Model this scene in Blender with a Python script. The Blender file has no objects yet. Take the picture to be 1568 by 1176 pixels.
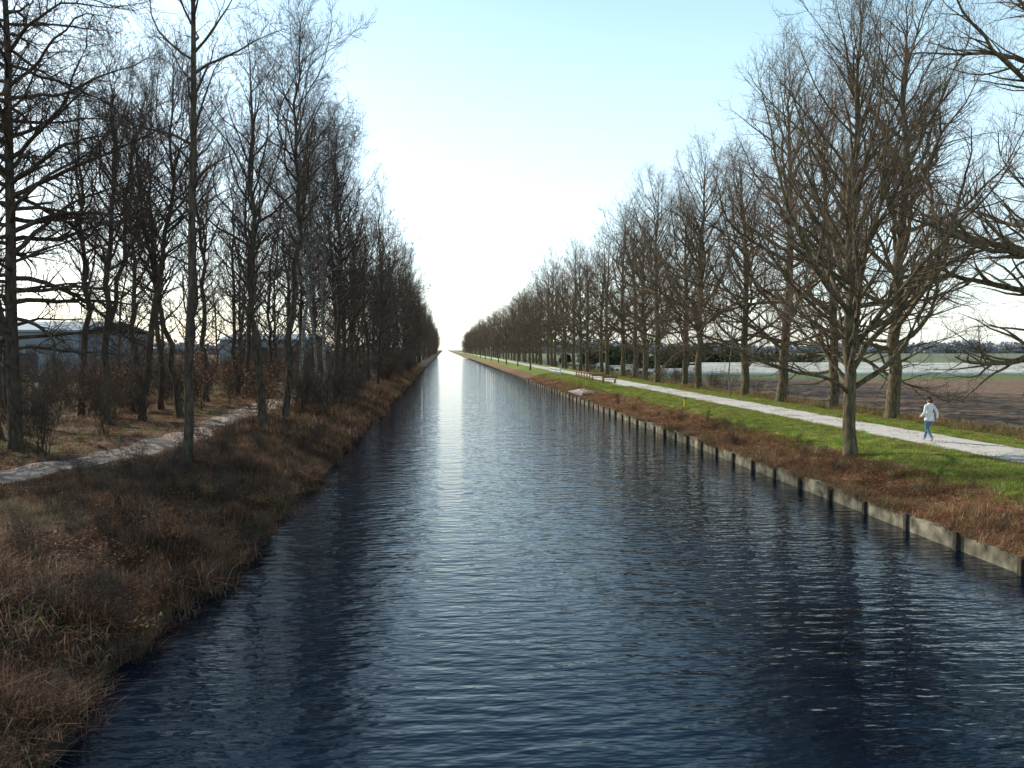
import bpy, math, random
import numpy as np
from mathutils import Vector, Matrix, Quaternion
R = math.radians
scene = bpy.context.scene
rng = np.random.default_rng(7)

# ---------------------------------------------------------------- helpers
def link(ob, parent=None):
    scene.collection.objects.link(ob)
    if parent is not None:
        ob.parent = parent
    return ob

def empty(name, loc=(0, 0, 0)):
    e = bpy.data.objects.new(name, None)
    e.location = loc
    e.empty_display_size = 0.2
    return link(e)

def mesh_np(name, V, F, mats=(), col=None, midx=None, smooth=False):
    V = np.asarray(V, dtype=np.float32)
    if not isinstance(F, list):
        F = [F]
    F = [np.asarray(f, dtype=np.int32) for f in F if len(f)]
    me = bpy.data.meshes.new(name)
    me.vertices.add(len(V))
    me.vertices.foreach_set('co', V.ravel())
    loops = np.concatenate([f.ravel() for f in F])
    tot = np.concatenate([np.full(len(f), f.shape[1], dtype=np.int32) for f in F])
    start = np.concatenate([[0], np.cumsum(tot)[:-1]]).astype(np.int32)
    me.loops.add(len(loops))
    me.loops.foreach_set('vertex_index', loops)
    me.polygons.add(len(tot))
    me.polygons.foreach_set('loop_start', start)
    me.polygons.foreach_set('loop_total', tot)
    if midx is not None:
        me.polygons.foreach_set('material_index', np.asarray(midx, dtype=np.int32))
    me.polygons.foreach_set('use_smooth', np.full(len(tot), smooth, dtype=bool))
    for m in mats:
        me.materials.append(m)
    if col is not None:
        a = me.color_attributes.new('Col', 'FLOAT_COLOR', 'POINT')
        c = np.ones((len(V), 4), dtype=np.float32)
        c[:, :3] = col
        a.data.foreach_set('color', c.ravel())
    me.update(calc_edges=True)
    me.validate()
    return me

def obj(name, me, parent=None, loc=(0, 0, 0)):
    o = bpy.data.objects.new(name, me)
    o.location = loc
    return link(o, parent)

def box_arr(x0, x1, y0, y1, z0, z1, b=0.0):
    V = np.array([[x0, y0, z0], [x1, y0, z0], [x1, y1, z0], [x0, y1, z0],
                  [x0, y0, z1], [x1, y0, z1], [x1, y1, z1], [x0, y1, z1]], dtype=float)
    F = np.array([[0, 3, 2, 1], [4, 5, 6, 7], [0, 1, 5, 4], [1, 2, 6, 5], [2, 3, 7, 6], [3, 0, 4, 7]])
    return V, F

def merge(parts):
    Vs, Fs, n = [], [], 0
    for V, F in parts:
        Vs.append(V); Fs.append(F + n); n += len(V)
    return np.concatenate(Vs), np.concatenate(Fs)

def boxes(name, lst, mat, parent=None, bevel=0.0):
    V, F = merge([box_arr(*b) for b in lst])
    o = obj(name, mesh_np(name, V, F, [mat]), parent)
    if bevel:
        m = o.modifiers.new('bevel', 'BEVEL'); m.width = bevel; m.segments = 2
    return o

# ---------------------------------------------------------------- materials
def new_mat(name):
    m = bpy.data.materials.new(name)
    m.use_nodes = True
    nt = m.node_tree
    return m, nt, nt.nodes['Principled BSDF']

def noise_mat(name, c1, c2, scale=5.0, rough=0.9, bump=0.0, detail=6, c3=None, stretch=(1, 1, 1), spec=0.2):
    m, nt, b = new_mat(name)
    tc = nt.nodes.new('ShaderNodeTexCoord')
    mp = nt.nodes.new('ShaderNodeMapping'); mp.inputs['Scale'].default_value = stretch
    nz = nt.nodes.new('ShaderNodeTexNoise'); nz.inputs['Scale'].default_value = scale
    nz.inputs['Detail'].default_value = detail
    cr = nt.nodes.new('ShaderNodeValToRGB')
    cr.color_ramp.elements[0].position = 0.32; cr.color_ramp.elements[0].color = (*c1, 1)
    cr.color_ramp.elements[1].position = 0.68; cr.color_ramp.elements[1].color = (*c2, 1)
    if c3:
        e = cr.color_ramp.elements.new(0.5); e.color = (*c3, 1)
    nt.links.new(tc.outputs['Object'], mp.inputs[0]); nt.links.new(mp.outputs[0], nz.inputs['Vector'])
    nt.links.new(nz.outputs['Fac'], cr.inputs[0]); nt.links.new(cr.outputs[0], b.inputs['Base Color'])
    b.inputs['Roughness'].default_value = rough
    b.inputs['Specular IOR Level'].default_value = spec
    if bump:
        bp = nt.nodes.new('ShaderNodeBump'); bp.inputs['Strength'].default_value = 0.8
        bp.inputs['Distance'].default_value = bump
        nt.links.new(nz.outputs['Fac'], bp.inputs['Height']); nt.links.new(bp.outputs[0], b.inputs['Normal'])
    return m

def col_mat(name, scale=6.0, lo=0.6, hi=1.3, bump=0.02, rough=0.95, transl=0.0):
    m, nt, b = new_mat(name)
    at = nt.nodes.new('ShaderNodeAttribute'); at.attribute_name = 'Col'
    tc = nt.nodes.new('ShaderNodeTexCoord')
    nz = nt.nodes.new('ShaderNodeTexNoise'); nz.inputs['Scale'].default_value = scale; nz.inputs['Detail'].default_value = 8
    mr = nt.nodes.new('ShaderNodeMapRange')
    mr.inputs['From Min'].default_value = 0.3; mr.inputs['From Max'].default_value = 0.7
    mr.inputs['To Min'].default_value = lo; mr.inputs['To Max'].default_value = hi
    mx = nt.nodes.new('ShaderNodeVectorMath'); mx.operation = 'SCALE'
    nt.links.new(tc.outputs['Object'], nz.inputs['Vector']); nt.links.new(nz.outputs['Fac'], mr.inputs['Value'])
    nt.links.new(at.outputs['Color'], mx.inputs[0]); nt.links.new(mr.outputs[0], mx.inputs['Scale'])
    nt.links.new(mx.outputs[0], b.inputs['Base Color'])
    b.inputs['Roughness'].default_value = rough
    b.inputs['Specular IOR Level'].default_value = 0.15
    if bump:
        bp = nt.nodes.new('ShaderNodeBump'); bp.inputs['Distance'].default_value = bump
        nt.links.new(nz.outputs['Fac'], bp.inputs['Height']); nt.links.new(bp.outputs[0], b.inputs['Normal'])
    if transl:
        out = nt.nodes['Material Output']
        tr = nt.nodes.new('ShaderNodeBsdfTranslucent'); ms = nt.nodes.new('ShaderNodeMixShader')
        ms.inputs[0].default_value = transl
        nt.links.new(mx.outputs[0], tr.inputs[0])
        nt.links.new(b.outputs[0], ms.inputs[1]); nt.links.new(tr.outputs[0], ms.inputs[2])
        nt.links.new(ms.outputs[0], out.inputs[0])
    return m

M_ground = col_mat('ground_soil', 3.0, 0.55, 1.4, 0.05)
M_grass = col_mat('grass_blades', 1.5, 0.7, 1.3, 0, 0.8, 0.4)
M_path = noise_mat('pale_gravel', (0.46, 0.43, 0.38), (0.60, 0.57, 0.51), 3.0, 0.9, 0.004)
M_dirt = noise_mat('dirt', (0.20, 0.16, 0.125), (0.44, 0.36, 0.29), 2.5, 0.95, 0.02)
M_conc = noise_mat('old_concrete', (0.07, 0.06, 0.04), (0.38, 0.34, 0.24), 2.2, 0.9, 0.01, c3=(.2, .175, .12))
M_pile = noise_mat('wet_timber', (0.03, 0.025, 0.02), (0.09, 0.07, 0.05), 6, 0.8, 0.01)
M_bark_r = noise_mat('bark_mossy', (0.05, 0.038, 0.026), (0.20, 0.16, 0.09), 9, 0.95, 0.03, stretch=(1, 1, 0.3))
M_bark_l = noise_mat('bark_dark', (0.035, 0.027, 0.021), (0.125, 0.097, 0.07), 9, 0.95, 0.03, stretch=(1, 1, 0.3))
M_birch = noise_mat('birch_bark', (0.05, 0.045, 0.04), (0.36, 0.34, 0.31), 5, 0.8, 0.0, c3=(0.2, 0.19, 0.17), stretch=(1, 1, 2.5))
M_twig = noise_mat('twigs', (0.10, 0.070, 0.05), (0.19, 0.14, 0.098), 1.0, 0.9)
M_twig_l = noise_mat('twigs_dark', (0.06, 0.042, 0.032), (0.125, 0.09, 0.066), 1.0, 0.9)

# ---------------------------------------------------------------- terrain
XP = [-3000, -30, -14, -9, -7.6, -6.5, -5.6, -5.0, -4.75, -4.4, 12.84, 12.9, 14, 16, 17.5, 18.6, 22.0, 24, 27, 28.2, 60, 3000]
ZP = [0.95, 1.1, 1.25, 1.18, 1.0, 0.72, 0.42, 0.2, -0.2, -1.6, -1.6, 0.40, 0.62, 1.08, 1.2, 1.24, 1.24, 1.2, 1.05, 0.92, 0.92, 0.92]
def wob(x, y):
    return (np.sin(x * 0.9 + 1.3 * np.sin(y * 0.37)) * np.cos(y * 0.71 + 0.6 * np.sin(x * 0.5)) +
            0.5 * np.sin(x * 2.1 + y * 1.7 + 2) + 0.4 * np.sin(y * 2.9 - x * 1.3))
def gz(x, y):
    x = np.asarray(x, float); y = np.asarray(y, float)
    sh = np.where(x < 0, 0.22 * np.sin(y * 0.5 + 1) + 0.12 * np.sin(y * 1.7) + 0.08 * np.sin(y * 4.1), 0)
    z = np.interp(x + sh, XP, ZP)
    amp = np.interp(x, [-60, -7, -5.5, -4.5, 13.2, 15, 18.2, 18.6, 22, 22.5, 28, 200], [0.06, 0.07, 0.04, 0, 0, 0.05, 0.03, 0, 0, 0.03, 0.02, 0.0])
    return z + amp * wob(x, y)

def lpx(y):
    return np.interp(y, [-10, 18, 24, 28, 34, 45, 65, 900], [-17, -15, -13.3, -12.0, -11.0, -11.6, -12.4, -12.4])

xs = np.unique(np.concatenate([[-3000, -1500, -700, -400, -250, -150, -100, -75], np.arange(-60, -30, 1.5), np.arange(-30, -8, 0.4),
                               np.arange(-8, -4.0, 0.15), [-4.4, 0, 6, 12.8, 12.84, 12.9], np.arange(13, 30, 0.3),
                               np.arange(30, 80, 2.0), [90, 100, 120, 150, 200, 300, 450, 700, 1200, 3000]]))
ys = np.unique(np.concatenate([[-60, -30, -10], np.arange(-6, 70, 0.4), np.arange(70, 130, 1.0), np.geomspace(130, 3500, 80)]))
X, Y = np.meshgrid(xs, ys)
Z = gz(X, Y)
nx, ny = len(xs), len(ys)
V = np.stack([X, Y, Z], -1).reshape(-1, 3)
ii = np.arange(nx * ny).reshape(ny, nx)
F = np.stack([ii[:-1, :-1], ii[:-1, 1:], ii[1:, 1:], ii[1:, :-1]], -1).reshape(-1, 4)
x, y = V[:, 0], V[:, 1]
n1 = wob(x * 1.3, y * 1.1) * 0.5
n2 = wob(x * 0.4 + 9, y * 0.35 + 4)
def C(*c): return np.array(c)
col = np.tile(C(0.13, 0.085, 0.052), (len(x), 1))
g = (x < -6) & (n2 > 0.45)
col[g] = C(0.09, 0.095, 0.035)
col[(x > -9) & (x < -4)] = C(0.065, 0.04, 0.027)
col[(x > -4.8) & (x < 12.86)] = C(0.02, 0.02, 0.015)
r = (x > 12.86) & (x < 15.1 + n1)
col[r] = C(0.25, 0.15, 0.08)
r = (x >= 15.1 + n1) & (x < 24.2 + n1)
col[r] = C(0.18, 0.235, 0.04)
r = (x >= 24.2 + n1) & (x < 28)
col[r] = C(0.17, 0.12, 0.055)
r = (x >= 28)
col[r] = C(0.135, 0.088, 0.056)
r = (x >= 28) & (y > 103 - 0.085 * x)
col[r] = C(0.12, 0.15, 0.05)
r = (x >= 28) & (y > 240)
col[r] = C(0.16, 0.175, 0.10)
obj('ground', mesh_np('ground', V, F, [M_ground], col, smooth=True))

M_soil = noise_mat('ploughed_soil', (0.115, 0.073, 0.045), (0.215, 0.142, 0.09), 1.6, 1.0, 0.04)
fx = np.concatenate([np.arange(28.4, 75, 0.35), np.arange(75, 200, 2.5)])
fy = np.concatenate([np.arange(8, 104, 1.2)])
FX, FY = np.meshgrid(fx, fy)
FZ = 0.95 + 0.045 * (1 + np.sin(FX * 2 * math.pi / 1.4)) + 0.02 * wob(FX * 3, FY * 2)
FZ[:, 0] = 0.9
FY2 = FY * 1.0 - np.where(FY > 88, 0.085 * (FX - 28) * (FY - 88) / 15, 0)
ii = np.arange(FX.size).reshape(FX.shape)
obj('ploughed_field', mesh_np('ploughed_field', np.stack([FX, FY2, FZ], -1).reshape(-1, 3),
    np.stack([ii[:-1, :-1], ii[:-1, 1:], ii[1:, 1:], ii[1:, :-1]], -1).reshape(-1, 4), [M_soil], smooth=True))

M_fleece = noise_mat('white_crop_fleece', (0.40, 0.39, 0.31), (0.62, 0.61, 0.52), 0.5, 0.8, 0.02)
parts = []
for k in range(21):
    y0 = 127 + k * 4.6
    n = 6
    a = np.linspace(0, math.pi, n)
    xa = np.linspace(33, 520, 60)
    P = []
    for xx in xa:
        hh = 0.42 + 0.05 * math.sin(xx * 0.7 + k)
        for t in a:
            P.append((xx, y0 - 0.085 * (xx - 33) - math.cos(t) * 1.35, 0.93 + hh * math.sin(t) ** 0.6))
    P = np.array(P)
    ii = np.arange(len(P)).reshape(len(xa), n)
    parts.append((P, np.stack([ii[:-1, :-1], ii[1:, :-1], ii[1:, 1:], ii[:-1, 1:]], -1).reshape(-1, 4)))
V, F = merge(parts)
obj('fleece_covered_crop_rows', mesh_np('fleece', V, F, [M_fleece], smooth=True))

py = np.concatenate([np.arange(-10, 120, 0.5), np.geomspace(120, 2500, 90)])
lt = 18.8 + 0.07 * np.sin(py * 1.9) + 0.06 * np.sin(py * 4.3 + 1) + 0.1 * np.sin(py * .3)
rt = 21.6 + 0.07 * np.sin(py * 1.5 + 2) + 0.06 * np.sin(py * 3.7) + 0.1 * np.sin(py * .27)
V = np.array([[(1 - t) * a + t * b, c, 1.262 + 0.03 * math.sin(math.pi * t)] for a, b, c in zip(lt, rt, py) for t in (0, .25, .5, .75, 1)])
ii = np.arange(len(V)).reshape(-1, 5)
obj('gravel_path', mesh_np('gravel_path', V, np.stack([ii[:-1, :-1], ii[:-1, 1:], ii[1:, 1:], ii[1:, :-1]], -1).reshape(-1, 4), [M_path], smooth=True))
py = np.arange(-5, 300, 0.4)
cx = lpx(py)
w = 1.05 + 0.15 * np.sin(py * 0.8) + 0.1 * np.sin(py * 2.3)
V = []
for c, ww, yy in zip(cx, w, py):
    for t in np.linspace(-1, 1, 7):
        xx = c + t * ww
        V.append((xx, yy, float(gz(xx, yy)) + 0.04 - 0.03 * abs(t) ** 3))
V = np.array(V); ii = np.arange(len(V)).reshape(-1, 7)
obj('dirt_path', mesh_np('dirt_path', V, np.stack([ii[:-1, :-1], ii[:-1, 1:], ii[1:, 1:], ii[1:, :-1]], -1).reshape(-1, 4), [M_dirt], smooth=True))

# ---------------------------------------------------------------- water
m, nt, b = new_mat('canal_water')
b.inputs['Base Color'].default_value = (0.002, 0.009, 0.019, 1)
b.inputs['Roughness'].default_value = 0.03
b.inputs['IOR'].default_value = 1.333
tc = nt.nodes.new('ShaderNodeTexCoord')
def wnoise(sx, sy, scale, detail, rot=0):
    mp = nt.nodes.new('ShaderNodeMapping'); mp.inputs['Scale'].default_value = (sx, sy, 1)
    mp.inputs['Rotation'].default_value = (0, 0, rot)
    nz = nt.nodes.new('ShaderNodeTexNoise'); nz.inputs['Scale'].default_value = scale; nz.inputs['Detail'].default_value = detail
    nt.links.new(tc.outputs['Object'], mp.inputs[0]); nt.links.new(mp.outputs[0], nz.inputs['Vector'])
    return nz
na = wnoise(0.36, 1.0, 4.2, 2.5, 0.12)
nb = wnoise(0.5, 1.0, 1.1, 2, -0.15)
ad = nt.nodes.new('ShaderNodeMath'); ad.operation = 'MULTIPLY_ADD'; ad.inputs[1].default_value = 1.0
nt.links.new(nb.outputs['Fac'], ad.inputs[0]); nt.links.new(na.outputs['Fac'], ad.inputs[2])
bp = nt.nodes.new('ShaderNodeBump'); bp.inputs['Strength'].default_value = 1.0; bp.inputs['Distance'].default_value = 0.038
nt.links.new(ad.outputs[0], bp.inputs['Height']); nt.links.new(bp.outputs[0], b.inputs['Normal'])
V = np.array([[-6.2, -60, 0], [12.85, -60, 0], [12.85, 3400, 0], [-6.2, 3400, 0]], float)
obj('canal_water', mesh_np('canal_water', V, np.array([[0, 1, 2, 3]]), [m]))

# ---------------------------------------------------------------- quay wall with piles
wall = empty('canal_retaining_wall')
rnd = random.Random(3)
lst = []; piles = []
yy = 1.0
while yy < 420:
    st = 2.2
    top = 0.46 + rnd.uniform(-0.08, 0.03)
    off = rnd.uniform(-0.02, 0.02)
    lst.append((12.74 + off, 12.93 + off, yy + 0.01, yy + st - 0.01, -1.2, top))
    piles.append((12.63 + off, 12.735 + off - 0.02, yy - 0.075, yy + 0.075, -1.2, 0.40 + rnd.uniform(-0.05, 0.1)))
    yy += st
boxes('concrete_panels', lst, M_conc, wall, 0.015)
boxes('timber_piles', piles, M_pile, wall, 0.02)

# ---------------------------------------------------------------- trees
def frame(d):
    a = Vector((0, 0, 1)) if abs(d.z) < 0.9 else Vector((1, 0, 0))
    u = d.cross(a).normalized(); v = d.cross(u).normalized()
    return u, v

class Tree:
    def __init__(s, seed):
        s.r = random.Random(seed); s.V = []; s.F4 = []; s.n = 0
        s.t3 = []; s.t4 = []
    def tube(s, pts, rad, sides):
        rings = []
        for i, p in enumerate(pts):
            d = (pts[min(i + 1, len(pts) - 1)] - pts[max(i - 1, 0)]).normalized()
            u, v = frame(d)
            rings.append(s.n)
            for k in range(sides):
                a = 2 * math.pi * k / sides
                q = p + (u * math.cos(a) + v * math.sin(a)) * rad[i]
                s.V.append((q.x, q.y, q.z))
            s.n += sides
        for i in range(len(rings) - 1):
            a, b2 = rings[i], rings[i + 1]
            for k in range(sides):
                k2 = (k + 1) % sides
                s.F4.append((a + k, a + k2, b2 + k2, b2 + k))
    def walk(s, p, d, L, n, wander, trop):
        pts = [p.copy()]; d = d.normalized(); st = L / n
        for i in range(n):
            d = (d + Vector((s.r.gauss(0, wander), s.r.gauss(0, wander), s.r.gauss(0, wander) + trop))).normalized()
            p = p + d * st; pts.append(p.copy())
        return pts
    def side_dir(s, d, ang, up):
        u, v = frame(d)
        a = s.r.uniform(0, 2 * math.pi)
        q = d * math.cos(ang) + (u * math.cos(a) + v * math.sin(a)) * math.sin(ang)
        q.z += up
        return q.normalized()
    def at(s, pts, t):
        f = t * (len(pts) - 1); i = min(int(f), len(pts) - 2); f -= i
        return pts[i].lerp(pts[i + 1], f), (pts[i + 1] - pts[i]).normalized()
    def twigs(s, pts, L, P):
        n = max(2, int(L / P['d3']))
        for k in range(n):
            t = 0.12 + 0.88 * (k + s.r.random()) / n
            p, d = s.at(pts, min(t, 1))
            d2 = s.side_dir(d, R(s.r.uniform(25, 60)), P['up3'])
            l3 = s.r.uniform(0.35, 1.0) * P['l3']
            q1 = p + d2 * l3 * 0.5
            d3 = (d2 + Vector((s.r.gauss(0, .2), s.r.gauss(0, .2), s.r.gauss(0, .15) + P['up4']))).normalized()
            q2 = q1 + d3 * l3 * 0.5
            s.t3.append((p, q1, q2))
            for j in range(P['n4']):
                u = s.r.uniform(0.15, 1)
                o = p.lerp(q1, u * 2) if u < .5 else q1.lerp(q2, u * 2 - 1)
                dd = s.side_dir(d3, R(s.r.uniform(20, 55)), P['up4'])
                s.t4.append((o, o + dd * s.r.uniform(.18, .55) * P['l4']))
    def branch(s, p, d, L, r, P, lvl=1):
        n = max(3, int(L / (0.55 if lvl == 1 else 0.4)))
        pts = s.walk(p, d, L, n, P['w1'] if lvl == 1 else 0.16, P['trop'] * (0.55 if lvl == 1 else .4))
        rad = [max(0.007, r * (1 - 0.88 * i / n)) for i in range(n + 1)]
        s.tube(pts, rad, 6 if r > .04 else (4 if r > .018 else 3))
        if lvl == 1:
            m = max(3, int(L / P['d2']))
            for k in range(m):
                t = 0.15 + 0.85 * (k + s.r.random()) / m
                q, dd = s.at(pts, min(t, .999))
                l2 = max(0.5, L * P['k2'] * (1 - 0.6 * t) * s.r.uniform(.6, 1.25))
                s.branch(q, s.side_dir(dd, R(s.r.uniform(28, 58)), P['up2']), l2, max(0.009, r * (1 - .8 * t) * 0.5), P, 2)
            s.twigs([pts[int(len(pts) * .55)], pts[-1]], L * .45, P)
        else:
            s.twigs(pts, L, P)
    def build(s, name, P, mats):
        H, r0 = P['H'], P['r0']
        nseg = 16
        pts = [Vector((0, 0, -0.3))]
        dx = Vector((P.get('lean', 0), P.get('leany', 0), 0))
        ph = s.r.uniform(0, 6)
        for i in range(1, nseg + 1):
            t = i / nseg
            w = P.get('wob', 0.12)
            pts.append(Vector((dx.x * H * t + w * math.sin(t * 6 + ph) * t * 2 + s.r.gauss(0, w * .4), dx.y * H * t + w * math.cos(t * 5 + ph) * t * 2 + s.r.gauss(0, w * .4), H * t)))
        rad = [r0 * 1.35] + [max(0.012, r0 * (1 - (i / nseg)) ** 0.8) for i in range(1, nseg + 1)]
        rad[1] = r0 * 0.98
        pts.insert(1, Vector((0, 0, 0.05))); rad.insert(1, r0 * 1.25)
        pts.insert(2, Vector((0, 0, 0.45))); rad.insert(2, r0 * 1.03)
        s.tube(pts, rad, 10)
        def tr(t):
            z = t * H
            for i in range(len(pts) - 1):
                if pts[i].z <= z <= pts[i + 1].z:
                    f = (z - pts[i].z) / (pts[i + 1].z - pts[i].z)
                    return pts[i].lerp(pts[i + 1], f), rad[i] * (1 - f) + rad[i + 1] * f
            return pts[-1], rad[-1]
        N = P['n1']; az = s.r.uniform(0, 6)
        for k in range(N):
            u = (k + s.r.random() * .9) / N
            t = P['cb'] + (0.985 - P['cb']) * u ** P.get('upow', 1.0)
            p, rr = tr(t)
            az += 2.4 + s.r.gauss(0, .5)
            ang = R(P['a0'] + (P['a1'] - P['a0']) * u + s.r.gauss(0, 9))
            d = Vector((math.cos(az) * math.sin(ang), math.sin(az) * math.sin(ang), math.cos(ang)))
            shp = np.interp(u, P['sx'], P['sy'])
            L = max(0.6, P['L1'] * shp * s.r.uniform(.6, 1.25))
            rl = min(rr * 0.6, (0.012 + 0.0145 * L) * P.get('thick', 1))
            s.branch(p, d, L, rl, P)
        for k in range(P.get('dead', 0)):
            p, rr = tr(s.r.uniform(0.12, P['cb']))
            a = s.r.uniform(0, 6.28)
            s.branch(p, Vector((math.cos(a), math.sin(a), s.r.uniform(-.1, .5))), s.r.uniform(.5, 1.8), .015, dict(P, d2=1.2, n4=2), 1)
        V = [np.array(s.V)]; n = len(s.V)
        F4 = [np.array(s.F4)]; F3 = []
        m4 = len(s.F4)
        tw = P.get('tw', 1.0)
        A = np.array([[tuple(a), tuple(b2), tuple(c)] for a, b2, c in s.t3])
        B = np.array([[tuple(a), tuple(b2)] for a, b2 in s.t4])
        def ring(p, d, r):
            a = np.where(np.abs(d[:, 2:3]) < .9, np.array([[0, 0, 1.]]), np.array([[1., 0, 0]]))
            u = np.cross(d, a); u /= np.linalg.norm(u, axis=1, keepdims=True) + 1e-9
            v = np.cross(d, u); v /= np.linalg.norm(v, axis=1, keepdims=True) + 1e-9
            return np.stack([p + r * (math.cos(q) * u + math.sin(q) * v) for q in (0, 2.094, 4.189)], 1)
        d = A[:, 2] - A[:, 0]
        r1 = ring(A[:, 0], d, 0.008 * tw); r2 = ring(A[:, 1], d, 0.0055 * tw)
        VV = np.concatenate([r1, r2, A[:, 2:3]], 1)
        base = n + np.arange(len(A))[:, None] * 7
        for k in range(3):
            k2 = (k + 1) % 3
            F4.append(base + np.array([[k, k2, 3 + k2, 3 + k]]))
            F3.append(base + np.array([[3 + k, 3 + k2, 6]]))
        V.append(VV.reshape(-1, 3)); n += len(A) * 7
        d = B[:, 1] - B[:, 0]
        VV = np.concatenate([ring(B[:, 0], d, 0.005 * tw), B[:, 1:2]], 1)
        base = n + np.arange(len(B))[:, None] * 4
        for k in range(3):
            F3.append(base + np.array([[k, (k + 1) % 3, 3]]))
        V.append(VV.reshape(-1, 3)); n += len(B) * 4
        F4 = np.concatenate(F4); F3 = np.concatenate(F3)
        Fl = [F4, F3]
        mi = np.concatenate([np.zeros(m4), np.ones(len(F4) - m4), np.ones(len(F3))])
        if P.get('leaves', 0):
            tips = B[:, 1]
            idx = np.array([s.r.randrange(len(tips)) for _ in range(P['leaves'])])
            c = tips[idx] + rng.normal(0, 0.05, (len(idx), 3))
            u = rng.normal(size=(len(idx), 3)); u /= np.linalg.norm(u, axis=1, keepdims=True)
            w = np.cross(u, rng.normal(size=(len(idx), 3))); w /= np.linalg.norm(w, axis=1, keepdims=True)
            LV = np.stack([c - u * .045, c + w * .028, c + u * .045, c - w * .028], 1).reshape(-1, 3)
            base = n + np.arange(len(idx))[:, None] * 4
            V.append(LV); Fl = [F4, base + np.array([[0, 1, 2, 3]]), F3]
            mi = np.concatenate([np.zeros(m4), np.ones(len(F4) - m4), np.full(len(idx), 2), np.ones(len(F3))])
        return mesh_np(name, np.concatenate(V), Fl, mats, None, mi, smooth=True)

base_r = dict(H=24, r0=0.36, cb=.13, n1=56, a0=78, a1=24, L1=9.4, sx=[0, .12, .45, .8, 1], sy=[.7, 1, .92, .6, .25], w1=.14, trop=.09,
              d2=.46, k2=.42, up2=.15, d3=.27, l3=1.0, up3=.12, up4=.1, n4=4, l4=1.2, thick=1.0, wob=.18, tw=1.0)
base_l = dict(H=20, r0=0.2, cb=.27, n1=42, a0=54, a1=20, L1=5.5, sx=[0, .2, .5, .8, 1], sy=[.6, .95, 1, .6, .25], w1=.15, trop=.12,
              d2=.45, k2=.42, up2=.22, d3=.28, l3=.9, up3=.15, up4=.12, n4=4, l4=1.1, wob=.24, dead=9, tw=1.05)
far = dict(d2=.8, d3=.48, n4=2, tw=2.4, l4=1.6, l3=1.3)
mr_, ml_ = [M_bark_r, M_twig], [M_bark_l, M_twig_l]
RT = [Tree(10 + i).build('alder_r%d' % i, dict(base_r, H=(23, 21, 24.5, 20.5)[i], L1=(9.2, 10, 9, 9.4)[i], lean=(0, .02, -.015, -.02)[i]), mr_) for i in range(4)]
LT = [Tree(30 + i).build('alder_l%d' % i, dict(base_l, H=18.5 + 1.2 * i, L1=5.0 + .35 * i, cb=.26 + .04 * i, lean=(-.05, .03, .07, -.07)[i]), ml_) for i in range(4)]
RTF = [Tree(110 + i).build('far_r%d' % i, {**base_r, **far, 'n1': 42, 'H': 21.0 + 1.3 * i, 'L1': 8.4 + .4 * i}, mr_) for i in range(3)]
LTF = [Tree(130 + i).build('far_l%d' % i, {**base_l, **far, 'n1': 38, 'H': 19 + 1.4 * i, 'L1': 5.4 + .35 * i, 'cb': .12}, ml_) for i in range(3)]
lone = Tree(50).build('lone', dict(base_r, H=17, r0=.24, cb=.13, n1=62, a0=50, a1=16, L1=8.4, sx=[0, .15, .5, .8, 1], sy=[.95, 1, .7, .45, .2], trop=.07, w1=.09, lean=-.012, thick=.85, tw=.9), mr_)
oak = Tree(51).build('oak', dict(base_r, H=22, r0=.42, cb=.16, n1=54, a0=84, a1=25, L1=12, w1=.17, trop=.05, k2=.38, thick=1.25, tw=.95), mr_)
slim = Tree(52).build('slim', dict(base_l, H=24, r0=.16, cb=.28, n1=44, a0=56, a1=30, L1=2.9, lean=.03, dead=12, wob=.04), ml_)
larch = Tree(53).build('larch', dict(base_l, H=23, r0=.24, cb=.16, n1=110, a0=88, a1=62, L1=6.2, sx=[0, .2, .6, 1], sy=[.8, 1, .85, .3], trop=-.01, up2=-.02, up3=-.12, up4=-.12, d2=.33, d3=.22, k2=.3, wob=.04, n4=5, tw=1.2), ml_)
birch = Tree(54).build('birch', dict(base_l, H=21, r0=.12, cb=.32, n1=44, a0=38, a1=15, L1=4.4, trop=-.01, up2=0, up3=-.35, up4=-.4, l3=1.2, d3=.22, wob=.2, dead=2, tw=1.1), [M_birch, M_twig_l])

def place(name, me, x, y, rot=None, sc=1.0, parent=None, tilt=0.0):
    o = bpy.data.objects.new(name, me)
    o.location = (x, y, float(gz(x, y)) - 0.02)
    o.rotation_euler = (rnd.gauss(0, tilt), rnd.gauss(0, tilt), rnd.uniform(0, 6.28) if rot is None else rot)
    o.scale = (sc, sc, sc * rnd.uniform(.95, 1.06) if parent or rot is None else sc)
    return link(o, parent)

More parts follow.
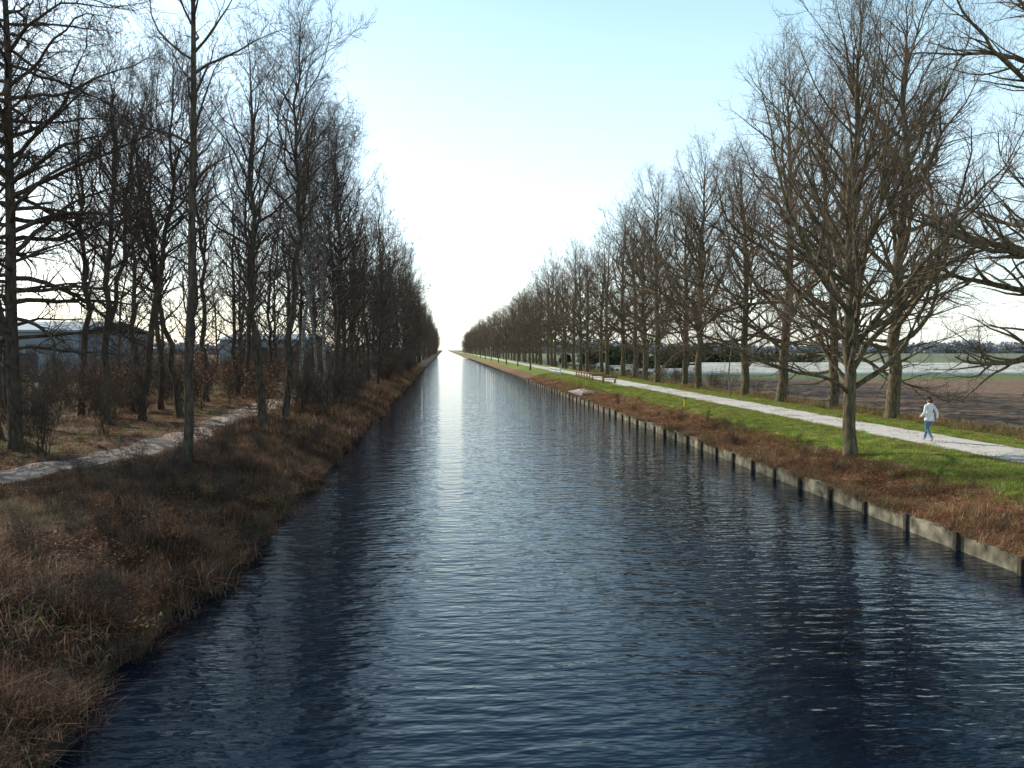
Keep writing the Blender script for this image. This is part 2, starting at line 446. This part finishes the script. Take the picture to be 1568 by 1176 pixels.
place('alder_tree', lone, 15.3, 28.8, 0.0)
place('oak_tree', oak, 25.2, 28.2, 2.0)
for i, (xx, yy, s) in enumerate([(24.5, 41.7, 1.0), (24.9, 49.2, .92), (24.2, 55.5, 1.0), (24.8, 64, .95), (24.3, 74.5, .97), (24.8, 80.5, .88), (24.2, 89, .97), (24.6, 96, .92)]):
    place('oak_tree', RT[i % 4], xx, yy, None, s, None, .015)
place('young_birch_tree', birch, 22.8, 62, None, .6)
place('alder_tree', slim, -8.7, 27.8, 0.0, 1.0)
place('alder_tree', LT[0], -8.3, 37.4, 1.0, .98)
place('larch_tree', larch, -15.8, 30.8, 0)
for a, b2, k, s in [(-16.7, 41, 1, 1.0), (-15.9, 43.4, 2, .95), (-14.6, 45.5, 0, .9), (-16.8, 58, 3, 1), (-15.2, 62.5, 1, 1),
                    (-19.5, 38, 3, 1), (-20.5, 47, 0, 1.0), (-21, 31.5, 1, 1.0), (-17.5, 51, 2, .9), (-23, 43, 2, .9),
                    (-24, 37, 1, .9), (-18.6, 35, 0, .85), (-22, 52, 3, .95)]:
    place('alder_tree', LT[k], a, b2, None, s, None, .06)
place('birch_tree', birch, -8.3, 48.5, .5, 1.05)
place('birch_tree', birch, -7.7, 52.5, 2.5, .95)
place('birch_tree', birch, -9.0, 56, 4, 1.0)
place('alder_tree', LT[3], -8.6, 44, None, 1.0)
place('alder_tree', LT[1], -7.9, 59, None, 1.0)
place('alder_tree', LT[2], -8.4, 64, None, 1.0)
place('alder_tree', LT[2], -12.5, 71, None, .95)

rowr = empty('distant_tree_row')
yy = 103
while yy < 900:
    place('tree', RTF[rnd.randrange(3)], 24.5 + rnd.uniform(-.6, .6), yy, None, rnd.uniform(.84, 1.04), rowr)
    yy += rnd.uniform(6, 9) if yy < 280 else 15
yy = 150
while yy < 700:
    place('tree', RTF[rnd.randrange(3)], 16.3 + rnd.uniform(-.4, .4), yy, None, rnd.uniform(.4, .5), rowr)
    yy += rnd.uniform(25, 50)
rowl = empty('distant_woodland')
for x0, y0, y1, st, s in [(-8.0, 69, 900, 5.2, 1.0), (-15.8, 67, 240, 8, 1.0), (-22, 60, 170, 11, 1.0), (-29, 75, 130, 14, .9)]:
    yy = y0
    while yy < y1:
        place('tree', LTF[rnd.randrange(3)], x0 + rnd.uniform(-1.1, .9), yy, None, s * rnd.uniform(.82, 1.14), rowl, .035)
        yy += st * rnd.uniform(.6, 1.4) * (1 if yy < 260 else 2.0)

M_leaf = noise_mat('dead_beech_leaves', (0.26, 0.09, 0.03), (0.44, 0.2, 0.075), 4, .7)
def make_shrub(seed, leaves=0, H=2.2):
    t = Tree(seed)
    P = dict(base_l, d2=.32, d3=.24, l3=.6, n4=3, l4=.8, k2=.45, H=H * .6, r0=.02, cb=.1, n1=4, L1=1.0, dead=0, leaves=leaves, wob=.05, tw=1.0)
    for k in range(8):
        a = t.r.uniform(0, 6.28); l = t.r.uniform(.15, .7)
        t.branch(Vector((t.r.uniform(-.25, .25), t.r.uniform(-.25, .25), -.05)), Vector((math.cos(a) * l, math.sin(a) * l, 1)), t.r.uniform(.6, 1.1) * H, .016, P, 1)
    return t.build('shrub', P, [M_bark_l, M_twig_l, M_leaf])
SH = [make_shrub(70 + i, 0, 2.2 + .6 * i) for i in range(3)]
SL = [make_shrub(80 + i, 900, 2.2 + .4 * i) for i in range(2)]
und = empty('undergrowth')
for k in range(340):
    yy = rnd.uniform(20, 120); xx = rnd.uniform(-36, -14.0)
    if k % 4 == 0: xx = rnd.uniform(-10.2, -6.4); yy = rnd.uniform(46, 190)
    if abs(xx - lpx(yy)) < 2.0: continue
    src = SL[rnd.randrange(2)] if rnd.random() < .12 else SH[rnd.randrange(3)]
    place('shrub', src, xx, yy, None, rnd.uniform(.6, 1.3), und)
for k in range(110):
    yy = rnd.uniform(6, 42); xx = rnd.uniform(-10, -5.0)
    place('bramble', SH[k % 2] if k % 8 else SL[0], xx, yy, None, rnd.uniform(.18, .38) * (.7 if yy < 12 else 1), und)
place('beech_sapling', SL[0], -9.4, 41.5, None, 1.3)
place('beech_sapling', SL[1], -14.8, 50, None, 1.3)
hedge = empty('hedge_bushes')
for k in range(50):
    place('bush', SH[rnd.randrange(3)], rnd.uniform(25, 27.5), rnd.uniform(60, 240), None, rnd.uniform(.4, .8), hedge)
for k in range(22):     # small scrub on the right bank
    place('bush', SH[rnd.randrange(2)], rnd.uniform(13.3, 15.4), rnd.uniform(18, 70), None, rnd.uniform(.15, .3), hedge)

# ---------------------------------------------------------------- grass, litter
def blade_tpl(seed, n, rad, h0, h1, w, lean, arch=.5):
    g = np.random.default_rng(seed)
    a = g.uniform(0, 6.28, n); rr = rad * np.sqrt(g.random(n))
    bx, by = rr * np.cos(a), rr * np.sin(a)
    h = g.uniform(h0, h1, n); th = g.uniform(0, 6.28, n); le = g.uniform(.1, 1, n) * lean
    dx, dy = np.cos(th), np.sin(th)
    px, py_ = -dy, dx
    ww = w * g.uniform(.6, 1.3, n)
    def P(t, k, wf):
        ox = bx + dx * h * le * t ** 1.6; oy = by + dy * h * le * t ** 1.6
        oz = h * (t - arch * le * t * t * .5)
        return np.stack([ox + k * px * ww * wf, oy + k * py_ * ww * wf, oz], -1)
    V = np.stack([P(0, -1, 1), P(0, 1, 1), P(.5, -1, .8), P(.5, 1, .8), P(1, 0, 0)], 1)
    V[:, :2, 2] -= .04
    base = np.arange(n)[:, None] * 5
    F = np.concatenate([base + np.array([[0, 1, 3]]), base + np.array([[0, 3, 2]]), base + np.array([[2, 3, 4]])])
    return V.reshape(-1, 3), F

def scatter(name, tpls, px, py_, sc, cols, mat, zoff=0.0):
    N = len(px); which = rng.integers(0, len(tpls), N); ang = rng.uniform(0, 6.28, N)
    pz = gz(px, py_) + zoff
    Vs, Fs, Cs, n = [], [], [], 0
    for k, (TV, TF) in enumerate(tpls):
        s = which == k
        m_ = s.sum()
        if not m_: continue
        c, si = np.cos(ang[s])[:, None], np.sin(ang[s])[:, None]
        S = sc[s][:, None]
        x = (TV[None, :, 0] * c - TV[None, :, 1] * si) * S + px[s][:, None]
        y = (TV[None, :, 0] * si + TV[None, :, 1] * c) * S + py_[s][:, None]
        z = TV[None, :, 2] * S + pz[s][:, None]
        Vs.append(np.stack([x, y, z], -1).reshape(-1, 3))
        Fs.append((TF[None] + (n + np.arange(m_) * len(TV))[:, None, None]).reshape(-1, 3))
        nb = len(TV)
        jit = np.repeat(rng.uniform(.5, 1.5, (m_, nb // 5 + 1)), 5, axis=1)[:, :nb]
        Cs.append((cols[s][:, None, :] * jit[:, :, None]).reshape(-1, 3))
        n += m_ * len(TV)
    return obj(name, mesh_np(name, np.concatenate(Vs), np.concatenate(Fs), [mat], np.concatenate(Cs)))

def pick(cols, n, p=None):
    cols = np.array(cols)
    return cols[rng.choice(len(cols), n, p=p)]

tall = [blade_tpl(i, 60, .28, .18, .62, .006, 1.0, .9) for i in range(4)]
tang = [blade_tpl(i + 60, 46, .45, .10, .55, .007, 1.9, .9) for i in range(3)]
tallf = [blade_tpl(i + 10, 30, .4, .2, .6, .014, .9, .8) for i in range(3)]
short = [blade_tpl(i + 20, 70, .25, .05, .16, .005, .7) for i in range(3)]
shortf = [blade_tpl(i + 30, 40, .4, .06, .16, .012, .7) for i in range(3)]
brown = [(.24, .145, .09), (.16, .085, .055), (.33, .22, .145), (.14, .068, .045), (.22, .105, .06), (.10, .105, .04), (.20, .13, .085)]
N = 7200
yy = 4 + 34 * rng.random(N) ** 1.3; xx = -4.75 - 7.5 * rng.random(N) ** 1.2
ok = (np.abs(xx - lpx(yy)) > 1.3)
xx, yy = xx[ok], yy[ok]
cl = .45 + .6 * np.clip(wob(xx * .9 + 3, yy * .8) * .5 + .5, 0, 1)
pc = pick(brown, len(xx))
patch = (wob(xx * .5, yy * .4 + 2) > 1.0) & (yy > 15)
pc[patch] = pick([(.32, .23, .14), (.26, .18, .10)], patch.sum())
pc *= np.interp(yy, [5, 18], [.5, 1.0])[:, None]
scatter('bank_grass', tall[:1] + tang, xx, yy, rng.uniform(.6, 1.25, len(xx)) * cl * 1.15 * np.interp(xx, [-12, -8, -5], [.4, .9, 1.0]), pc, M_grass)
N = 5500
yy = 36 + 160 * rng.random(N) ** 1.6; xx = -4.8 - 5 * rng.random(N)
scatter('bank_grass', tallf, xx, yy, rng.uniform(.6, 1.3, N), pick(brown, N), M_grass)
N = 6000
yy = 16 + 90 * rng.random(N) ** 1.4; xx = -11 - 22 * rng.random(N)
ok = (np.abs(xx - lpx(yy)) > 1.5)
xx, yy = xx[ok], yy[ok]
scatter('woodland_grass', tallf + shortf, xx, yy, rng.uniform(.3, .75, len(xx)), pick([(.20, .13, .07), (.12, .13, .04), (.16, .09, .05), (.24, .16, .08)], len(xx)), M_grass)
N = 7500
yy = 14 + 110 * rng.random(N) ** 1.5; xx = 12.95 + 2.5 * rng.random(N)
cl = .45 + .65 * np.clip(wob(xx * 1.1, yy * .9) * .5 + .5, 0, 1)
rb = [(.40, .25, .14), (.32, .16, .08), (.26, .12, .06), (.46, .33, .20), (.16, .17, .05), (.34, .18, .09), (.2, .12, .07)]
scatter('bank_grass', tall[:1] + tang + tallf[:1], xx, yy, rng.uniform(.3, .75, N) * cl, pick(rb, N), M_grass)
N = 1500
yy = 12 + 110 * rng.random(N) ** 1.4; xx = 12.92 + .15 * rng.random(N)
ok = wob(xx, yy * 1.3) > -.3
xx, yy = xx[ok], yy[ok]
scatter('overhanging_grass', tang, xx, yy, rng.uniform(.5, 1.0, len(xx)), pick(rb, len(xx)), M_grass)
N = 17000
yy = 18 + 110 * rng.random(N) ** 1.4; xx = np.where(rng.random(N) < .6, rng.uniform(14.9, 18.85, N), rng.uniform(21.65, 25, N))
scatter('verge_grass', short + shortf, xx, yy, rng.uniform(.4, .85, N), pick([(.22, .33, .05), (.18, .28, .045), (.30, .36, .07), (.34, .30, .10), (.28, .2, .09)], N), M_grass)
N = 3500
yy = 24 + 130 * rng.random(N) ** 1.3; xx = rng.uniform(24.3, 28.4, N)
scatter('field_margin_weeds', tallf, xx, yy, rng.uniform(.35, .9, N), pick([(.34, .23, .12), (.24, .15, .07), (.16, .15, .05)], N), M_grass)
lg = np.random.default_rng(5)
def leaf_tpl(n, rad):
    c = np.stack([lg.uniform(-rad, rad, n), lg.uniform(-rad, rad, n), lg.uniform(.01, .09, n)], -1)
    u = lg.normal(size=(n, 3)) * [1, 1, .35]; u /= np.linalg.norm(u, axis=1, keepdims=True)
    w = np.cross(u, [0, 0, 1]) + lg.normal(size=(n, 3)) * .2
    V = np.stack([c - u * .045, c + w * .03, c + u * .045, c - w * .03, c], 1)
    base = np.arange(n)[:, None] * 5
    return V.reshape(-1, 3), np.concatenate([base + np.array([[0, 1, 2]]), base + np.array([[0, 2, 3]])])
lt = [leaf_tpl(40, .5) for _ in range(3)]
N = 3600
yy = 13 + 55 * rng.random(N) ** 1.3; xx = -5.2 - 18 * rng.random(N)
x2 = 13 + 2.6 * rng.random(2200); y2 = 14 + 60 * rng.random(2200) ** 1.3
x3 = rng.uniform(15.5, 27, 500); y3 = 20 + 60 * rng.random(500)
xx = np.concatenate([xx, x2, x3]); yy = np.concatenate([yy, y2, y3])
zo = np.where((xx > -8) & (xx < -5), .05, .01)
scatter('fallen_leaves', lt, xx, yy, rng.uniform(.6, 1.0, len(xx)), pick([(.32, .16, .075), (.22, .11, .055), (.38, .23, .12), (.27, .12, .055)], len(xx)), M_grass, zo)

# ---------------------------------------------------------------- foliage masses far away
def leaf_mass(name, blobs, n_per, size, mat):
    Vs = []
    for (cx, cy, cz, rx, ry, rz) in blobs:
        u = rng.normal(size=(n_per, 3)); u /= np.linalg.norm(u, axis=1, keepdims=True)
        c = u * rng.uniform(.45, 1.0, (n_per, 1)) * [rx, ry, rz] + [cx, cy, cz]
        a = rng.normal(size=(n_per, 3)); a /= np.linalg.norm(a, axis=1, keepdims=True)
        b2 = np.cross(a, rng.normal(size=(n_per, 3))); b2 /= np.linalg.norm(b2, axis=1, keepdims=True)
        s = size * rng.uniform(.5, 1.3, (n_per, 1))
        Vs.append(np.stack([c - a * s, c + b2 * s * .8, c + a * s, c - b2 * s * .7], 1).reshape(-1, 3))
    V = np.concatenate(Vs)
    F = np.arange(len(V)).reshape(-1, 4)
    return obj(name, mesh_np(name, V, F, [mat]))
M_ever = noise_mat('evergreen', (0.02, 0.035, 0.017), (0.06, 0.095, 0.04), .5, .9)
M_far_haze = noise_mat('far_wood_haze', (0.27, 0.29, 0.31), (0.35, 0.37, 0.39), .02, 1.0)  # aerial haze painted into the treeline's colour as pale blue-grey
bl = []
for k in range(60):
    xx = rnd.uniform(44, 112); yy = 240 + rnd.uniform(-12, 12)
    h = rnd.uniform(1.6, 4.2) * (1 if xx < 85 else .6)
    bl.append((xx, yy, .6 + h * .55, rnd.uniform(1.5, 4.5), 3, h))
for k in range(16):
    bl.append((rnd.uniform(34, 50), rnd.uniform(150, 240), 1.9, 1.8, 1.8, rnd.uniform(1.2, 2.2)))
leaf_mass('evergreen_trees', bl, 600, .45, M_ever)
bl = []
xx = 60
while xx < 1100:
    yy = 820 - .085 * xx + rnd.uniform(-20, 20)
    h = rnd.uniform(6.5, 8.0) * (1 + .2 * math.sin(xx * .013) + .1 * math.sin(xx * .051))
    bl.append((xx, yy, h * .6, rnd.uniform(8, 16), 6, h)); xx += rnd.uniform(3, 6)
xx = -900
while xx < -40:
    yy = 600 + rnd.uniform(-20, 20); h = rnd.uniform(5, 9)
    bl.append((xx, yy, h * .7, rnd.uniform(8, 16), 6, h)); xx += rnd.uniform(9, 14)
leaf_mass('distant_treeline', bl, 260, 1.5, M_far_haze)

# ---------------------------------------------------------------- industrial hall on the left
def glass_mat():
    m, nt, b = new_mat('window_glass')
    b.inputs['Base Color'].default_value = (.03, .04, .05, 1); b.inputs['Roughness'].default_value = .08
    return m
M_glass = glass_mat()
M_clad = noise_mat('grey_cladding', (0.22, 0.25, 0.26), (0.3, 0.33, 0.34), .6, .8)
M_roof = noise_mat('blue_roof', (0.24, 0.30, 0.34), (0.32, 0.38, 0.42), .5, .7)
M_dark = noise_mat('dark_plinth', (0.06, 0.06, 0.06), (0.1, 0.1, 0.1), 1, .8)
def hall(name, x0, x1, y0, y1, h, rise):
    e = empty(name, (0, 0, 0))
    z0 = .9
    boxes('walls', [(x0, x1, y0, y1, z0, z0 + h)], M_clad, e)
    boxes('plinth', [(x0 - .05, x1 + .05, y0 - .05, y1 + .05, z0 - .2, z0 + .8)], M_dark, e)
    ym = (y0 + y1) / 2; o = .5
    V = np.array([[x0 - o, y0 - o, z0 + h - .1], [x1 + o, y0 - o, z0 + h - .1], [x1 + o, ym, z0 + h + rise], [x0 - o, ym, z0 + h + rise], [x0 - o, y1 + o, z0 + h - .1], [x1 + o, y1 + o, z0 + h - .1]])
    V = np.concatenate([V + [0, 0, .25], V])
    F = [np.array([[0, 1, 2, 3], [3, 2, 5, 4], [6, 9, 8, 7], [9, 10, 11, 8], [0, 6, 7, 1], [4, 5, 11, 10], [0, 3, 9, 6], [3, 4, 10, 9], [1, 7, 8, 2], [2, 8, 11, 5]])]
    obj('roof', mesh_np('roof', V, F, [M_roof]), e)
    boxes('gables', [(x0 + .1, x1 - .1, ym - .4, ym + .4, z0 + h, z0 + h + rise * .9)], M_clad, e)
    w = []; fr = []; xx = x0 + 2
    while xx < x1 - 4:
        w.append((xx, xx + 3, y0 - .04, y0 + .05, z0 + h * .55, z0 + h * .75))
        fr.append((xx - .1, xx + 3.1, y0 - .09, y0 - .03, z0 + h * .55 - .12, z0 + h * .55))
        fr.append((xx + 1.45, xx + 1.55, y0 - .09, y0 - .045, z0 + h * .55 + .003, z0 + h * .75))
        xx += 4.4
    boxes('windows', w, M_glass, e); boxes('window_frames', fr, M_roof, e)
    boxes('doors', [(x0 + 5, x0 + 9, y0 - .12, y0 + .02, z0, z0 + 3.6), (x1 - 9, x1 - 5, y0 - .12, y0 + .02, z0, z0 + 3.6)], M_dark, e)
hall('industrial_hall', -72, -46, 105, 130, 6.4, 1.4)
hall('warehouse', -45, -28, 165, 190, 6.0, 1.2)

# ---------------------------------------------------------------- landing stage, bench, fence
M_wood = noise_mat('red_brown_wood', (0.15, 0.06, 0.04), (0.28, 0.12, 0.075), 4, .7, stretch=(1, .2, 1))
M_white = noise_mat('white_paint', (0.62, 0.62, 0.58), (0.8, 0.8, 0.76), 3, .5)
V = []
for t in np.linspace(0, 1, 12):
    xx = 13.0 + 5.9 * t
    for s in (0, 1):
        V.append((xx, (76 + 3 * t) + s * 7.5, np.interp(t, [0, .12, 1], [.52, .62, 1.30]) + .05))
V = np.array(V); ii = np.arange(24).reshape(12, 2)
obj('boat_landing', mesh_np('boat_landing', V, np.stack([ii[:-1, 0], ii[1:, 0], ii[1:, 1], ii[:-1, 1]], -1), [M_path]))
boxes('landing_kerb', [(13.2, 18.6, 75.4, 75.65, .3, .8)], M_conc, None, .02)
def bench(x, y, rot):
    e = empty('park_bench', (x, y, 1.24)); e.rotation_euler = (0, 0, rot)
    boxes('seat', [(-.22 + k * .15, -.09 + k * .15, -.9, .9, .43, .47) for k in range(3)], M_wood, e, .005)
    boxes('backrest', [(.26, .30, -.9, .9, .58 + k * .16, .70 + k * .16) for k in range(2)], M_wood, e, .005)
    boxes('legs', [(-.2, .25, -.72, -.64, 0, .425), (-.2, .25, .64, .72, 0, .425), (.22, .255, -.72, -.64, .43, .9), (.22, .255, .64, .72, .43, .9)], M_conc, e, .005)
bench(18.1, 86.5, R(60)); bench(18.1, 93, R(60))
def fence(name, x, y0, y1, mat, st=2.0):
    e = empty(name)
    n = int((y1 - y0) / st)
    boxes('posts', [(x - .06, x + .06, y0 + k * st - .06, y0 + k * st + .06, 1.1, 2.2) for k in range(n + 1)], mat, e, .01)
    boxes('rails', [(x - .12, x - .062, y0 - .2, y0 + n * st + .2, z, z + .13) for z in (1.55, 2.0)], mat, e, .01)
fence('wooden_railing', 17.9, 97, 107, M_wood)
fence('white_railing', 17.3, 118, 130, M_white)
M_yel = noise_mat('yellow_paint', (.5, .33, .03), (.65, .45, .05), 5, .5)
e = empty('marker_post', (16.2, 52.5, 1.0))
boxes('post', [(-.07, .07, -.07, .07, 0, .65)], M_yel, e, .012)
boxes('cap', [(-.09, .09, -.09, .09, .652, .72)], M_dark, e, .01)
e = empty('wooden_stake', (-12.4, 31.5, 1.2))
boxes('post', [(-.035, .035, -.035, .035, -.1, .55)], M_conc, e, .01)

# ---------------------------------------------------------------- walking woman
def flat(name, c, rough=.8):
    return noise_mat(name, tuple(k * .8 for k in c), tuple(min(1, k * 1.15) for k in c), 25, rough, .002)
M_jack, M_jean, M_skin, M_hair, M_shoe = flat('white_jacket', (.78, .78, .80), .7), flat('blue_denim', (.09, .17, .28)), flat('skin', (.5, .3, .22), .5), flat('brown_hair', (.09, .05, .03), .5), flat('pale_shoes', (.35, .33, .32))
def skin_obj(name, P, E, mats, labels=None, sub=2, root=0):
    me = bpy.data.meshes.new(name); me.from_pydata([p[:3] for p in P], E, [])
    o = bpy.data.objects.new(name, me); link(o)
    sk = o.modifiers.new('s', 'SKIN'); sk.use_smooth_shade = True
    for i, p in enumerate(P):
        v = me.skin_vertices[0].data[i]
        rr = p[3]; v.radius = rr if isinstance(rr, tuple) else (rr, rr)
        v.use_root = (i == root)
    sb = o.modifiers.new('b', 'SUBSURF'); sb.levels = sub; sb.render_levels = sub
    dg = bpy.context.evaluated_depsgraph_get(); dg.update()
    m2 = bpy.data.meshes.new_from_object(o.evaluated_get(dg))
    bpy.data.objects.remove(o)
    m2.materials.clear()
    for mm in mats: m2.materials.append(mm)
    if labels:
        pts = [Vector(p[:3]) for p in P]
        for f in m2.polygons:
            best, bi = 1e9, 0
            for (a, b2), lb in zip(E, labels):
                ab = pts[b2] - pts[a]; t = max(0, min(1, (f.center - pts[a]).dot(ab) / ab.length_squared))
                d = (f.center - pts[a] - ab * t).length
                if d < best: best, bi = d, lb
            f.material_index = bi
    for f in m2.polygons: f.use_smooth = True
    return m2
wom = empty('walking_woman', (19.5, 30.5, 1.275))
P = [(0, 0, .93, (.15, .115)), (0, .01, 1.08, (.135, .10)), (0, .02, 1.26, (.155, .11)), (0, .015, 1.38, (.12, .085)), (0, .02, 1.46, .055), (0, .03, 1.52, .05),
     (-.165, .01, 1.385, .062), (-.235, -.03, 1.13, .052), (-.215, .17, .98, .042), (-.20, .215, .955, .03),
     (.165, .01, 1.385, .062), (.25, -.12, 1.15, .052), (.245, -.12, .92, .042), (.245, -.11, .87, .03),
     (-.095, 0, .86, .10), (-.10, .02, .50, .066), (-.10, -.28, .20, .045), (-.10, -.30, .13, .042), (-.10, -.19, .035, .035),
     (.095, 0, .86, .10), (.10, .21, .50, .066), (.10, .34, .13, .045), (.10, .345, .075, .042), (.10, .48, .06, .034)]
E = [(0, 1), (1, 2), (2, 3), (3, 4), (4, 5), (3, 6), (6, 7), (7, 8), (8, 9), (3, 10), (10, 11), (11, 12), (12, 13),
     (0, 14), (14, 15), (15, 16), (16, 17), (17, 18), (0, 19), (19, 20), (20, 21), (21, 22), (22, 23)]
L = [0, 0, 0, 0, 2, 0, 0, 0, 2, 0, 0, 0, 2, 1, 1, 1, 3, 3, 1, 1, 1, 3, 3]
obj('body', skin_obj('body', P, E, [M_jack, M_jean, M_skin, M_shoe], L), wom)
ring = []
for z, rx, ry in [(1.12, .165, .125), (1.0, .178, .14), (.86, .19, .155), (.80, .192, .158), (.805, .18, .145)]:
    for k in range(20):
        a = k * 2 * math.pi / 20
        ring.append((rx * math.cos(a) * (1 + .03 * math.sin(3 * a)), ry * math.sin(a), z))
ring = np.array(ring); ii = np.arange(100).reshape(5, 20); i2 = np.roll(ii, -1, 1)
obj('jacket_hem', mesh_np('hem', ring, np.stack([ii[:-1], i2[:-1], i2[1:], ii[1:]], -1).reshape(-1, 4), [M_jack], smooth=True), wom)
P = [(-.08, -.02, 1.455, .035), (-.05, -.085, 1.45, .045), (.05, -.085, 1.45, .045), (.08, -.02, 1.455, .035), (.05, .06, 1.43, .03), (-.05, .06, 1.43, .03)]
obj('hood', skin_obj('hood', P, [(0, 1), (1, 2), (2, 3), (3, 4), (0, 5)], [M_jack], None, 2), wom)
import bmesh
bm = bmesh.new(); bmesh.ops.create_uvsphere(bm, u_segments=32, v_segments=24, radius=1)
for v in bm.verts:
    x, y, z = v.co
    w = .074 * (1 - .22 * max(0, -z))
    yy_ = y * (.094 if y < 0 else .09 * (1 - .05 * z * z))
    nose = max(0, y) ** 8 * math.exp(-(x / .16) ** 2) * math.exp(-((z + .12) / .22) ** 2) * .024
    sock = math.exp(-((abs(x) - .38) / .17) ** 2 - ((z - .08) / .13) ** 2) * max(0, y) * .008
    chin = math.exp(-((z + .8) / .2) ** 2) * max(0, y) * .014
    lip = math.exp(-((z + .48) / .08) ** 2 - (x / .3) ** 2) * max(0, y) * .006
    v.co = (x * w, yy_ + nose - sock + chin + lip, z * .118)
me = bpy.data.meshes.new('head'); bm.to_mesh(me); bm.free(); me.materials.append(M_skin)
for f in me.polygons: f.use_smooth = True
obj('head', me, wom, (0, .045, 1.585))
for sx in (-1, 1):
    P = [(sx * .074, .035, 1.60, .008), (sx * .082, .022, 1.605, .012), (sx * .08, .022, 1.575, .009)]
    obj('ear', skin_obj('ear', P, [(0, 1), (1, 2)], [M_skin], None, 1), wom)
    bm = bmesh.new(); bmesh.ops.create_uvsphere(bm, u_segments=12, v_segments=8, radius=.011, matrix=Matrix.Translation((sx * .029, .045 + .077, 1.594)))
    me = bpy.data.meshes.new('eye'); bm.to_mesh(me); bm.free(); me.materials.append(M_hair); obj('eye', me, wom)
P = [(0, .04, 1.655, (.075, .08)), (0, -.02, 1.635, (.085, .075)), (0, -.045, 1.57, (.08, .06)), (0, -.06, 1.49, (.06, .035)), (0, -.07, 1.44, (.03, .02))]
obj('hair', skin_obj('hair', P, [(0, 1), (1, 2), (2, 3), (3, 4)], [M_hair], None, 2, 1), wom)
def hand(wp, d, side):
    d = Vector(d).normalized(); s = Vector((0, 1, 0)) if abs(d.y) < .7 else Vector((0, 0, 1))
    s = (s - d * s.dot(d)).normalized(); n = d.cross(s) * side
    w = Vector(wp)
    pv = [tuple(w) + (.02,), tuple(w + d * .05) + ((.038, .016),), tuple(w + d * .085) + ((.036, .014),)]
    obj('palm', skin_obj('palm', pv, [(0, 1), (1, 2)], [M_skin], None, 1), wom)
    for k, (o, l) in enumerate([(.027, .068), (.009, .077), (-.009, .072), (-.026, .056)]):
        b0 = w + d * .075 + s * o
        p1 = b0 + d * l * .45 + n * .008; p2 = p1 + (d * .75 + n * .6) * l * .3; p3 = p2 + (d * .4 + n * .9) * l * .25
        obj('finger', skin_obj('f', [tuple(b0) + (.0095,), tuple(p1) + (.009,), tuple(p2) + (.008,), tuple(p3) + (.0065,)], [(0, 1), (1, 2), (2, 3)], [M_skin], None, 1), wom)
    b0 = w + d * .02 + s * .025; p1 = b0 + d * .03 + s * .025 + n * .01; p2 = p1 + d * .03 + s * .006 + n * .01
    obj('thumb', skin_obj('t', [tuple(b0) + (.012,), tuple(p1) + (.0105,), tuple(p2) + (.008,)], [(0, 1), (1, 2)], [M_skin], None, 1), wom)
hand((-.20, .215, .955), (.1, .75, -.45), 1)
hand((.245, -.11, .87), (0, .1, -1), -1)
wom.rotation_euler = (0, 0, R(8)); wom.scale = (1.05, 1.05, 1.05)

# ---------------------------------------------------------------- light, sky, camera
AZ, EL = R(-48), R(33)
sd = Vector((math.sin(AZ) * math.cos(EL), math.cos(AZ) * math.cos(EL), math.sin(EL)))
sun = bpy.data.lights.new('sun', 'SUN'); sun.energy = 5.0; sun.angle = R(.5); sun.color = (1, .95, .86)
so = bpy.data.objects.new('sun', sun); so.rotation_euler = sd.to_track_quat('Z', 'Y').to_euler(); link(so)
w = bpy.data.worlds.new('World'); scene.world = w; w.use_nodes = True
nt = w.node_tree
sk = nt.nodes.new('ShaderNodeTexSky'); sk.sky_type = 'NISHITA'; sk.sun_disc = False
sk.sun_elevation = EL; sk.sun_rotation = AZ % (2 * math.pi)
sk.air_density = 1.0; sk.dust_density = 1.0; sk.ozone_density = 1.2; sk.altitude = 0
tcw = nt.nodes.new('ShaderNodeTexCoord'); sx = nt.nodes.new('ShaderNodeSeparateXYZ')
nt.links.new(tcw.outputs['Generated'], sx.inputs[0])
cr = nt.nodes.new('ShaderNodeValToRGB')
cr.color_ramp.interpolation = 'B_SPLINE'
cr.color_ramp.elements[0].position = 0.0; cr.color_ramp.elements[0].color = (.92, 1.0, 1.0, 1)
cr.color_ramp.elements[1].position = 1.0; cr.color_ramp.elements[1].color = (.0, .02, .05, 1)
for p, c in [(.12, (.82, .98, .98)), (.27, (.64, .90, .93)), (.40, (.42, .70, .76)), (.50, (.10, .26, .34)), (.66, (.0, .03, .08))]:
    e = cr.color_ramp.elements.new(p); e.color = (*c, 1)
nt.links.new(sx.outputs['Z'], cr.inputs[0])
sc_ = nt.nodes.new('ShaderNodeVectorMath'); sc_.operation = 'SCALE'; sc_.inputs['Scale'].default_value = 5.8
nt.links.new(cr.outputs[0], sc_.inputs[0])
ad = nt.nodes.new('ShaderNodeVectorMath'); ad.operation = 'ADD'
nt.links.new(sk.outputs[0], ad.inputs[0]); nt.links.new(sc_.outputs[0], ad.inputs[1])
nt.links.new(ad.outputs[0], nt.nodes['Background'].inputs[0])
nt.nodes['Background'].inputs[1].default_value = 0.13

cam = bpy.data.cameras.new('camera'); cam.lens = 28; cam.sensor_width = 36; cam.clip_end = 6000; cam.clip_start = .1
co = bpy.data.objects.new('camera', cam); co.location = (0, 0, 5.0)
co.rotation_euler = (R(90 - 2.49), 0, R(-4.87)); link(co)
scene.camera = co
scene.view_settings.view_transform = 'Standard'; scene.view_settings.look = 'None'; scene.view_settings.exposure = 0
